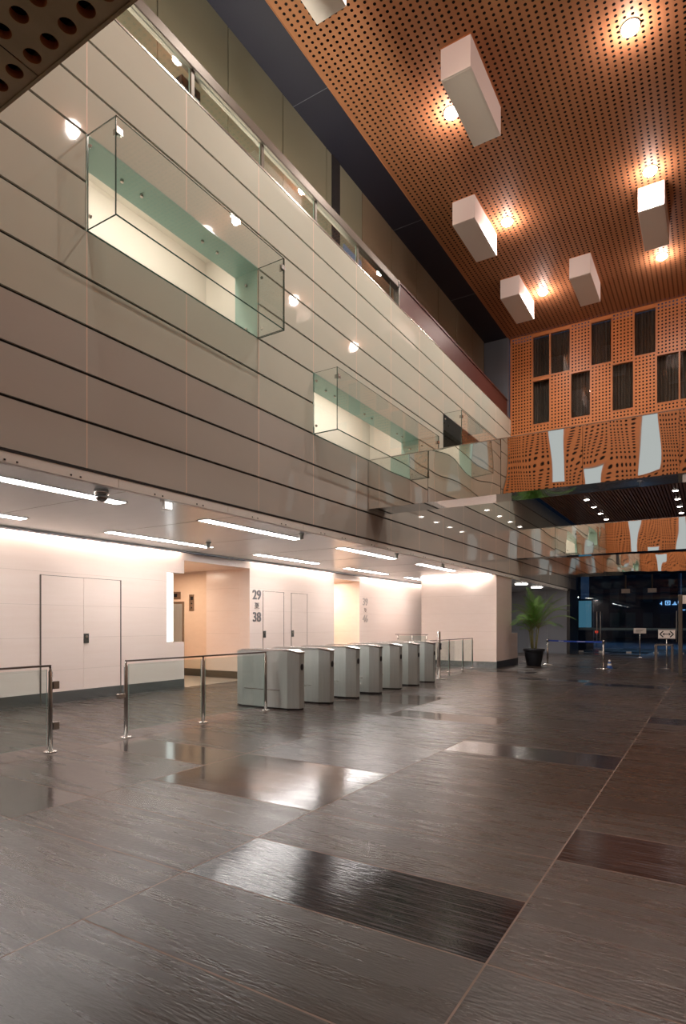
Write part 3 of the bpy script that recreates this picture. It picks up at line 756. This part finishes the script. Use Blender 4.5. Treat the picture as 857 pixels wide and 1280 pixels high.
# ------------------------------------------------------------------ turnstiles
def make_turnstile(y0, label):
    o = thing('turnstile', (-6.75, y0 + .16, 0), label, 'turnstile', 'steel turnstiles in a row')
    xa, xb, ca = -7.5, -6.08, .2
    poly = [(xa + ca, y0), (xb - ca, y0), (xb, y0 + .09), (xb, y0 + .23), (xb - ca, y0 + .32), (xa + ca, y0 + .32), (xa, y0 + .23), (xa, y0 + .09)]
    H = 1.025
    zt = [H, H, H - .045, H - .045, H, H, H - .045, H - .045]
    q = MB(); q.prism(poly, .03, H, 0, ztop=zt); q.build('body', 'steel_b', o, .004)
    e = .006
    big = [(x + (e if x > -6.6 else (-e if x < -6.9 else 0)), y + (e if y > y0 + .2 else (-e if y < y0 + .08 else 0))) for x, y in poly]
    # lid sits on top of the body: flat middle with sloping ends
    q = MB(); n = len(q.v)
    top = [z + .028 for z in zt]; low = [z + .002 for z in zt]
    q.v += [(p[0], p[1], low[i]) for i, p in enumerate(big)] + [(p[0], p[1], top[i]) for i, p in enumerate(big)]
    for i in range(8):
        j = (i + 1) % 8; q.f.append((i, j, 8 + j, 8 + i)); q.m.append(0); q.sm.append(False)
    for f in ((8, 9, 12, 13), (9, 10, 11, 12), (13, 14, 15, 8)): q.f.append(f); q.m.append(0); q.sm.append(False)
    q.build('lid', 'steel_l', o)
    q = MB(); q.prism([(x * .985 - 6.79 * .015, y0 + .16 + (y - y0 - .16) * .93) for x, y in poly], 0, .03); q.build('plinth', 'black', o)
    for s in (y0 - .004, y0 + .32):
        q = MB(); q.box(-7.25, xb - ca - .16, s, s + .004, .33, .345); q.build('side_trim', 'steel_l', o)
    q = MB(); q.lathe(0, 0, [(.05, 0), (.05, .01), (.035, .014)], 18); q.v = [(xb + z, y0 + .16 + x * .8, .75 + y * 1.15) for x, y, z in q.v]; q.build('card_reader', 'black', o)
    return o
names = ['turnstile nearest the camera, at the end of the glass railing', 'second turnstile from the glass railing', 'third turnstile from the glass railing', 'fourth turnstile, middle of the row',
         'third turnstile from the slim reader post', 'second turnstile from the slim reader post', 'farthest turnstile, beside the slim reader post']
t0 = make_turnstile(8.32, names[0])
for k in range(1, 7):
    c = copy_tree(t0); c.location.y = t0.location.y + .972 * k; c['label'] = names[k]

# ------------------------------------------------------------------ railings
def post(parent, x, y, h=.985, r=.026):
    q = MB(); q.lathe(x, y, [(r, .014), (r, h - .06), (r * .8, h - .055), (r * .55, h - .03), (r * .55, h)], 16); p = q.build('post', 'steel', parent)
    q = MB(); q.lathe(x, y, [(.075, 0), (.075, .01), (.06, .016)], 20); q.build('base_plate', 'steel_l', p)
    return p
def railing(x, ys, label, ends=(None, None), rail_ext=(0, 0), zr=1.0):
    o = thing('glass_railing', (x, (ys[0] + ys[-1]) / 2, 0), label, 'railing', 'glass railings of the lobby')
    q = MB(); q.box(x - .022, x + .022, ys[0] - rail_ext[0], ys[-1] + rail_ext[1], zr, zr + .022); q.build('top_rail', 'rail_dark', o, .004)
    ps = [post(o, x, y, zr) for y in ys]
    for a, b_ in zip(ys[:-1], ys[1:]): pane('glass_panel', o, x - .006, x + .006, a + .045, b_ - .045, .09, zr - .03, 0, 'glass_rail', 'glass_edge_l')
    return o, ps
r1, ps1 = railing(-6.6, [-.1, 1.32, 2.74, 4.16], 'left glass railing ending at the gate opening with hinge blocks')
for z in (.30, .78):
    q = MB(); q.box(-6.625, -6.575, 4.186, 4.26, z - .045, z + .045); q.build('hinge', 'steel', ps1[-1], .004)
r2, ps2 = railing(-6.6, [5.22, 6.63, 8.13], 'glass railing between the gate opening and the first turnstile')
q = MB(); q.box(-6.63, -6.57, 5.09, 5.195, .52, .585); q.build('latch', 'steel_l', ps2[0], .01)
r3, ps3 = railing(-6.98, [16.1, 17.6, 18.8, 19.72], 'far glass railing between the turnstiles and the end wall')
# railing running across in front of the far lobby wall
o = thing('cross_railing', (-9, 19.2, 0), 'short glass barrier standing across the lobby behind the turnstiles', 'railing', 'glass railings of the lobby')
q = MB(); q.box(-9.65, -8.4, 19.18, 19.22, 1.12, 1.14); q.build('top_rail', 'rail_dark', o)
for x in (-9.55, -9.0, -8.45): post(o, x, 19.2, 1.12, .022)
pane('glass_panel', o, -9.5, -8.5, 19.194, 19.206, .08, 1.09, 1, 'glass_rail', 'glass_edge_l')
# reader post
o = thing('reader_post', (-6.35, 15.25, 0), 'slim steel reader post just past the last turnstile', 'post')
q = MB(); q.lathe(-6.35, 15.25, [(.05, .012), (.05, 1.27), (.035, 1.3)], 18); q.build('column', 'steel_l', o)
q = MB(); q.box(-6.47, -6.12, 15.13, 15.37, 0, .014); q.build('base_plate', 'steel', o, .004)
q = MB(); q.box(-6.31, -6.285, 15.2, 15.3, .8, .98); q.build('card_reader', 'black', o, .006)

# ------------------------------------------------------------------ entrance glazing
DX = [(-6.1, -5.08), (-5.08, -3.78), (-3.78, -2.57), (-2.57, -1.44), (-1.44, -.2), (-.2, 1.1), (1.1, 2.4), (2.4, XR)]
for n, (a, b_) in enumerate(DX):
    o = thing('door_%d' % (n + 11), ((a + b_) / 2, YF, 0), 'frameless entrance glass leaf %d counted from the panelled wall' % (n + 1), 'glass door', 'frameless glass leaves of the entrance', 'structure')
    pane('pane', o, a + .006, b_ - .006, YF, YF + .012, .02, 3.06, 1, 'night_glass', 'glass_edge')
    q = MB(); q.box(a + .01, b_ - .01, YF - .004, YF + .016, 1.18, 1.30); q.build('frosted_band', 'frost', o)
    if n in (0, 1, 3, 4):
        hx = {0: -5.16, 1: -4.99, 3: -1.5, 4: -1.37}[n]
        q = MB(); q.tube([(hx, YF - .06, .62), (hx, YF - .06, 2.15)], .02, 10)
        for z in (.8, 1.95): q.tube([(hx, YF - .06, z), (hx, YF, z)], .012, 8)
        q.build('pull_handle', 'handle', o)
    if n in (0, 1, 2, 3, 4):
        px_ = {0: -5.95, 1: -4.95, 2: -3.64, 3: -2.4, 4: -1.3}[n]
        q = MB(); q.box(px_ - .12, px_ + .12, YF - .03, YF + .03, .0, .09); q.build('bottom_patch', 'handle', o)
for n, (a, b_) in enumerate([(-6.1, -3.78), (-3.78, -2.57), (-2.57, -.2), (-.2, 2.4), (2.4, XR)]):
    o = thing('window_%d' % (n + 51), ((a + b_) / 2, YF, 3.1), 'fixed glass pane %d above the entrance doors' % (n + 1), 'window', 'fixed panes over the entrance', 'structure')
    pane('pane', o, a + .006, b_ - .006, YF, YF + .012, 3.1, 6.6, 1, 'night_glass', 'glass_edge')
for n, x in enumerate((-3.78, -2.57)):
    o = thing('glass_fin_bracket', (x, YF - .1, 3.08), ('left', 'right')[n] + ' steel rod and clamp hanging over the entrance doors', 'bracket', 'hanging door clamps')
    q = MB(); q.box(x - .03, x + .03, YF - .14, YF - .04, 3.3, 4.02); q.build('rod', 'bronze', o)
    q = MB(); q.box(x - .2, x + .2, YF - .12, YF - .02, 3.08, 3.3); q.build('clamp', 'handle', o, .01)
# night outside
ob = MB(); ob.face([(-30, 34.2, -.03), (30, 34.2, -.03), (30, 90, -.03), (-30, 90, -.03)]); struct(ob.build('ground_outside', 'asphalt'), 'dark wet street outside the entrance', 'ground')
for n, (x0, x1, y, h) in enumerate(((-26, -12, 62, 16), (-11.5, -3, 70, 12), (-2.5, 9, 66, 18))):
    o = thing('building', ((x0 + x1) / 2, y, 0), ('dark night building at far left outside', 'dark low building straight outside the doors', 'dark tall building outside at right')[n], 'building', 'buildings across the street')
    bx('wall', 'building', o, x0, x1, y, y + 6, 0, h)
    for i in range(int((x1 - x0) / 1.6)):
        for j in range(4):
            xx = x0 + .5 + 1.6 * i
            bx('window', 'frost', o, xx, xx + .9, y - .03, y, 1.2 + 2.6 * j, 2.7 + 2.6 * j)
o = thing('light_box_panel', (-6.3, 37, 0), 'tall teal glowing panel outside the left entrance door', 'light panel')
q = MB(); q.box(-6.65, -5.95, 37, 37.15, 1.3, 2.85); q.build('diffuser', 'teal_light', o); q = MB(); q.box(-6.75, -5.85, 37.02, 37.2, 0, 2.95); q.build('casing', 'building', o)
o = thing('neon_sign', (-3.2, 60, 3), 'small blue white neon sign outside at right', 'neon sign')
q = MB()
def bar(x, z, w, h): q.box(x, x + w, 60, 60.05, z, z + h)
zz = 3.18
bar(-3.95, zz + .08, .1, .1); bar(-3.85, zz, .05, .3)
bar(-3.55, zz, .05, .38); bar(-3.2, zz, .05, .38); bar(-3.55, zz, .4, .05); bar(-3.55, zz + .33, .4, .05); bar(-3.42, zz + .13, .14, .12)
bar(-3.0, zz, .36, .06); bar(-2.9, zz + .1, .2, .06); bar(-2.84, zz + .2, .08, .08)
bar(-2.55, zz + .1, .05, .25); bar(-2.3, zz + .1, .05, .25); bar(-2.55, zz + .1, .3, .05); bar(-2.55, zz + .3, .3, .05)
bar(-2.1, zz + .12, .1, .16); bar(-2.5, zz - .5, .1, .1); bar(-2.3, zz - .48, .3, .06)
q.build('tubes', 'neon', o); q = MB(); q.box(-4.1, -1.9, 60.06, 60.2, 2.4, 3.8); q.build('backing', 'building', o); q = MB(); q.box(-3.1, -2.9, 60.08, 60.18, 0, 2.4); q.build('mast', 'building', o)
o = thing('street_lamp', (-9.5, 50, 0), 'street lamp outside with a white head', 'lamp')
q = MB(); q.tube([(-9.5, 50, 0), (-9.5, 50, 3.6)], .06, 8); q.build('mast', 'building', o); q = MB(); q.lathe(-9.3, 50, [(.1, 3.55), (.32, 3.6), (.25, 3.7)], 14); q.build('lamp_head', 'downlight', o)
for (x, y, z, e) in ((-9.3, 50, 3.4, 300), (1.5, 46, 5.0, 500), (-4.0, 42, 5.5, 320)):  # added lamps turning street and entrance bluer; two have no fixture
    l = bpy.data.lights.new('added_street_glow', 'SPOT'); l.spot_size = 2.4; l.spot_blend = .5; l.energy = e * 4; l.color = (.42, .68, 1); l.shadow_soft_size = .3
    lo = bpy.data.objects.new('added_street_glow', l); COL.objects.link(lo); lo.location = (x, y, z)
o = thing('red_signal_lamp', (-6.9, 45, 0), 'tiny red signal lamp outside the doors', 'lamp')
q = MB(); q.tube([(-6.9, 45, 0), (-6.9, 45, .84)], .04, 8); q.build('mast', 'building', o); q = MB(); q.lathe(-6.9, 45, [(.04, .84), (.1, .9), (.1, 1.0), (.04, 1.05)], 12); q.build('lens', 'red_light', o)

# ------------------------------------------------------------------ things in the entrance
def stanchion(x, y, label):
    o = thing('belt_stanchion', (x, y, 0), label, 'stanchion', 'belt stanchions by the palm')
    q = MB(); q.lathe(x, y, [(.20, 0), (.20, .012), (.17, .03), (.05, .045), (.04, .05)], 28); q.build('base', 'steel_l', o)
    q = MB(); q.tube([(x, y, .045), (x, y, .86)], .034, 16); q.build('pole', 'steel', o)
    q = MB(); q.lathe(x, y, [(.042, .845), (.042, .95), (.03, .96)], 16); q.build('belt_head', 'steel', o)
SA, SB = (-5.14, 22.6), (-3.1, 21.6)
stanchion(*SA, 'steel belt stanchion beside the potted palm'); stanchion(*SB, 'steel belt stanchion at the right end of the blue belt')
q = MB(); d = Vector((SB[0] - SA[0], SB[1] - SA[1], 0)); L = d.length; d.normalize(); nrm = Vector((-d.y, d.x, 0)) * .003
N = 20
for i in range(N):
    a, b_ = .043 + (L - .086) * i / N, .043 + (L - .086) * (i + 1) / N
    za, zb = .87 - .012 * sin(PI * i / N), .87 - .012 * sin(PI * (i + 1) / N)
    A = Vector((SA[0], SA[1], 0)) + d * a; B_ = Vector((SA[0], SA[1], 0)) + d * b_
    m = 1 if i in (4, 5, 11, 12, 13) else 0
    for s in (-1, 1):
        q.face([A + nrm * s + Vector((0, 0, za)), B_ + nrm * s + Vector((0, 0, zb)), B_ + nrm * s + Vector((0, 0, zb + .055)), A + nrm * s + Vector((0, 0, za + .055))], 0)
        if m: q.face([A + nrm * s * 1.4 + Vector((0, 0, za + .02)), B_ + nrm * s * 1.4 + Vector((0, 0, zb + .02)), B_ + nrm * s * 1.4 + Vector((0, 0, zb + .036)), A + nrm * s * 1.4 + Vector((0, 0, za + .036))], 1)
tag(q.build('barrier_belt', ['belt', 'belt_w']), 'blue retractable belt stretched between two steel stanchions', 'belt')

def floor_sign(x, y, z0, z1, w, label, arrows, mat):
    o = thing('sign_stand', (x, y, 0), label, 'sign', 'signs on stands at the entrance')
    q = MB(); q.lathe(x, y, [(.17, 0), (.17, .012), (.05, .035)], 24); q.build('base', 'steel_l', o)
    q = MB(); q.tube([(x, y, .03), (x, y, z0 + .02)], .02, 12); q.build('pole', 'steel', o)
    b_ = bx('sign_board', mat, o, x - w / 2, x + w / 2, y - .012, y + .012, z0, z1, bevel=.003)
    yy = y - .0145; zc = (z0 + z1) / 2
    q = MB()
    def seg(x0, z0_, x1, z1_, t=.018):
        dx, dz = x1 - x0, z1_ - z0_; l = math.hypot(dx, dz); nx_, nz_ = -dz / l * t, dx / l * t
        q.face([(x0 + nx_, yy, z0_ + nz_), (x0 - nx_, yy, z0_ - nz_), (x1 - nx_, yy, z1_ - nz_), (x1 + nx_, yy, z1_ + nz_)])
    if arrows:
        for s in (-1, 1):
            seg(x + s * .20, zc, x + s * .10, zc + .10); seg(x + s * .20, zc, x + s * .10, zc - .10)
            seg(x + s * .11, zc, x + s * .065, zc + .04, .01); seg(x + s * .11, zc, x + s * .065, zc - .04, .01)
        seg(x - .105, zc, x + .105, zc, .012)
        t = .008
        for s in (-1, 1):
            seg(x - w / 2 + .015, zc + s * ((z1 - z0) / 2 - .015), x + w / 2 - .015, zc + s * ((z1 - z0) / 2 - .015), t)
    else:
        for k, zz in enumerate((zc + .05, zc, zc - .05)): seg(x - .16, zz, x + .16 - .06 * k, zz, .008)
    q.build('print', 'sign_black' if arrows else 'plate', b_)
floor_sign(-1.3, 22.72, 1.0, 1.32, .50, 'white sign with a black double arrow on a slim stand', True, 'sign_white')
floor_sign(-2.75, 29.66, 1.08, 1.31, .50, 'plain pale notice board on a stand before the glass doors', False, 'frost_sign' if 'frost_sign' in M else 'sign_white')

o = thing('tubular_stand', (-1.33, 22., 0), 'small bare steel tube table frame beneath the arrow sign', 'stand')
x0, x1, y0, y1, zt = -1.57, -1.1, 21.75, 22.35, .84
for (x, y) in ((x0, y0), (x1, y0), (x0, y1), (x1, y1)):
    q = MB(); q.box(x - .02, x + .02, y - .02, y + .02, 0, zt - .04); q.build('leg', 'steel', o)
q = MB(); q.box(x0 - .02, x1 + .02, y0 - .02, y0 + .02, zt - .04, zt); q.box(x0 - .02, x1 + .02, y1 - .02, y1 + .02, zt - .04, zt)
q.box(x0 - .02, x0 + .02, y0 + .02, y1 - .02, zt - .04, zt); q.box(x1 - .02, x1 + .02, y0 + .02, y1 - .02, zt - .04, zt); q.build('top_frame', 'steel', o)

o = thing('security_arch', (-.25, 19.76, 0), 'tall dark walk-through arch at the right edge of the entrance', 'arch')
for x in (-.83, .23):
    q = MB(); q.box(x, x + .10, 19.66, 19.9, .0, 2.34); q.build('post', 'bronze', o, .008)
    q = MB(); q.box(x - .04, x + .14, 19.6, 19.96, 0, .02); q.build('foot', 'black', o)
q = MB(); q.box(-.73, .23, 19.68, 19.88, 2.08, 2.32); q.build('header', 'box_white', o, .006)
for n, (x, y) in enumerate(((-5.1, 29.2), (-3.5, 31.4))):
    q = MB(); q.box(x - .6, x + .6, y - .9, y + .9, .001, .012); tag(q.build('door_mat', 'mat', None, .004), ('black mat inside the left entrance door', 'black mat behind the pale notice board')[n], 'mat', 'black entrance mats')
o = thing('floor_cone', (-3.03, 21.95, 0), 'tiny blue and white striped cone behind the right stanchion', 'cone')
q = MB(); q.lathe(-2.96, 21.95, [(.085, .02), (.07, .09)], 18, 0); q.lathe(-2.96, 21.95, [(.055, .16), (.042, .22)], 18, 0); q.build('stripe', 'cone_b', o)
q = MB(); q.lathe(-2.96, 21.95, [(.07, .09), (.055, .16)], 18); q.lathe(-2.96, 21.95, [(.042, .22), (.03, .28), (.01, .29)], 18); q.build('body', 'sign_white', o)
q = MB(); q.box(-3.06, -2.86, 21.85, 22.05, 0, .02); q.build('base', 'cone_b', o)

# potted palm
px0, py0 = -5.46, 21.9
P = thing('potted_palm', (px0, py0, 0), 'tall green palm in a dark tapered pot beside the end wall', 'plant')
q = MB(); q.lathe(px0, py0, [(.235, 0), (.25, .01), (.335, .50), (.345, .52), (.375, .525), (.38, .61), (.37, .62), (.345, .615), (.335, .55)], 28); q.build('pot', 'pot', P)
q = MB(); q.lathe(px0, py0, [(.33, .50), (.335, .556)], 24); q.build('soil', 'soil', P)
rnd = random.Random(3)
canes = []
for k in range(7):
    a = k * 2 * PI / 7 + .3; r = .05 + .09 * rnd.random(); h = .55 + .5 * rnd.random()
    p0 = Vector((px0 + r * cos(a), py0 + r * sin(a), .55)); p1 = p0 + Vector((cos(a) * .10, sin(a) * .10, h))
    q = MB(); q.tube([p0, p0.lerp(p1, .5) + Vector((0, 0, .02)), p1], [.022, .019, .014], 8); q.build('cane', 'cane', P); canes.append((p1, a))
NF = 42
for k in range(NF):
    p1, a0 = canes[k % 7]
    a = k * 2.399 + rnd.uniform(-.2, .2); tier = k / NF
    L = 1.15 + .45 * rnd.random(); up = 1.42 - .75 * tier + rnd.uniform(-.1, .1); droop = .55 + .9 * tier + rnd.uniform(0, .3)
    dirh = Vector((cos(a), sin(a), 0)); pts = []; p = p1.copy(); el = up
    S = 16
    for i in range(S + 1):
        pts.append(p.copy()); el2 = up - droop * (i / S) ** 1.4
        p = p + (dirh * cos(el2) + Vector((0, 0, 1)) * sin(el2)) * (L / S)
    mnx = min(p.x for p in pts)
    if mnx < -5.98: pts = [pts[0] + (p - pts[0]) * max(.3, (pts[0].x + 5.98) / (pts[0].x - mnx)) for p in pts]      # keeps clear of the end wall
    q = MB(); q.tube(pts, [.011 - .009 * i / S for i in range(S + 1)], 5, 1)
    side = Vector((-sin(a), cos(a), 0))
    for i in range(6, 44):
        s = i / 44; f = s * S; i0 = min(int(f), S - 1); b0 = pts[i0].lerp(pts[i0 + 1], f - i0)
        t = (pts[i0 + 1] - pts[i0]).normalized(); nr = side.cross(t).normalized()
        ll = .27 * sin(PI * min(1, .18 + s * .76)) + .05; ll *= rnd.uniform(.8, 1.15); w = .0052
        for sg in (-1, 1):
            dr = (side * sg * .66 + t * .78 + nr * (-.12) + Vector((0, 0, .12))).normalized()
            wv = t.cross(dr).cross(dr).normalized() * w
            m1 = b0 + dr * ll * .45; m2 = b0 + dr * ll * .8 + Vector((0, 0, -.10 * ll)); tip = b0 + dr * ll + Vector((0, 0, -.28 * ll))
            q.face([b0 - wv * .4, m1 - wv, m1 + wv, b0 + wv * .4], 0, True); q.face([m1 - wv, m2 - wv * .7, m2 + wv * .7, m1 + wv], 0, True); q.face([m2 - wv * .7, tip, m2 + wv * .7], 0, True)
    q.build('frond', ['leaf', 'cane'], P)

# ------------------------------------------------------------------ world, camera, colour management
w = bpy.data.worlds.new('night'); SC.world = w; w.use_nodes = True
bg = w.node_tree.nodes['Background']; bg.inputs[0].default_value = (.18, .30, .55, 1); bg.inputs[1].default_value = .11
cam = bpy.data.cameras.new('camera'); co = bpy.data.objects.new('camera', cam); COL.objects.link(co); SC.camera = co
cam.sensor_fit = 'VERTICAL'; cam.sensor_height = 36.; cam.sensor_width = 24.
cam.lens = 36. * 747 / 1280; cam.shift_y = 140 / 1280; cam.clip_start = .05; cam.clip_end = 300
co.location = (0, 0, 1.5); co.rotation_euler = (PI / 2, 0, math.radians(31.7))
vs = SC.view_settings; vs.view_transform = 'Standard'; vs.look = 'None'; vs.gamma = 1; vs.use_curve_mapping = False; vs.exposure = 0.
SC.cycles.use_denoising = True; SC.cycles.max_bounces = 10; SC.cycles.transparent_max_bounces = 16; SC.cycles.sample_clamp_indirect = 6
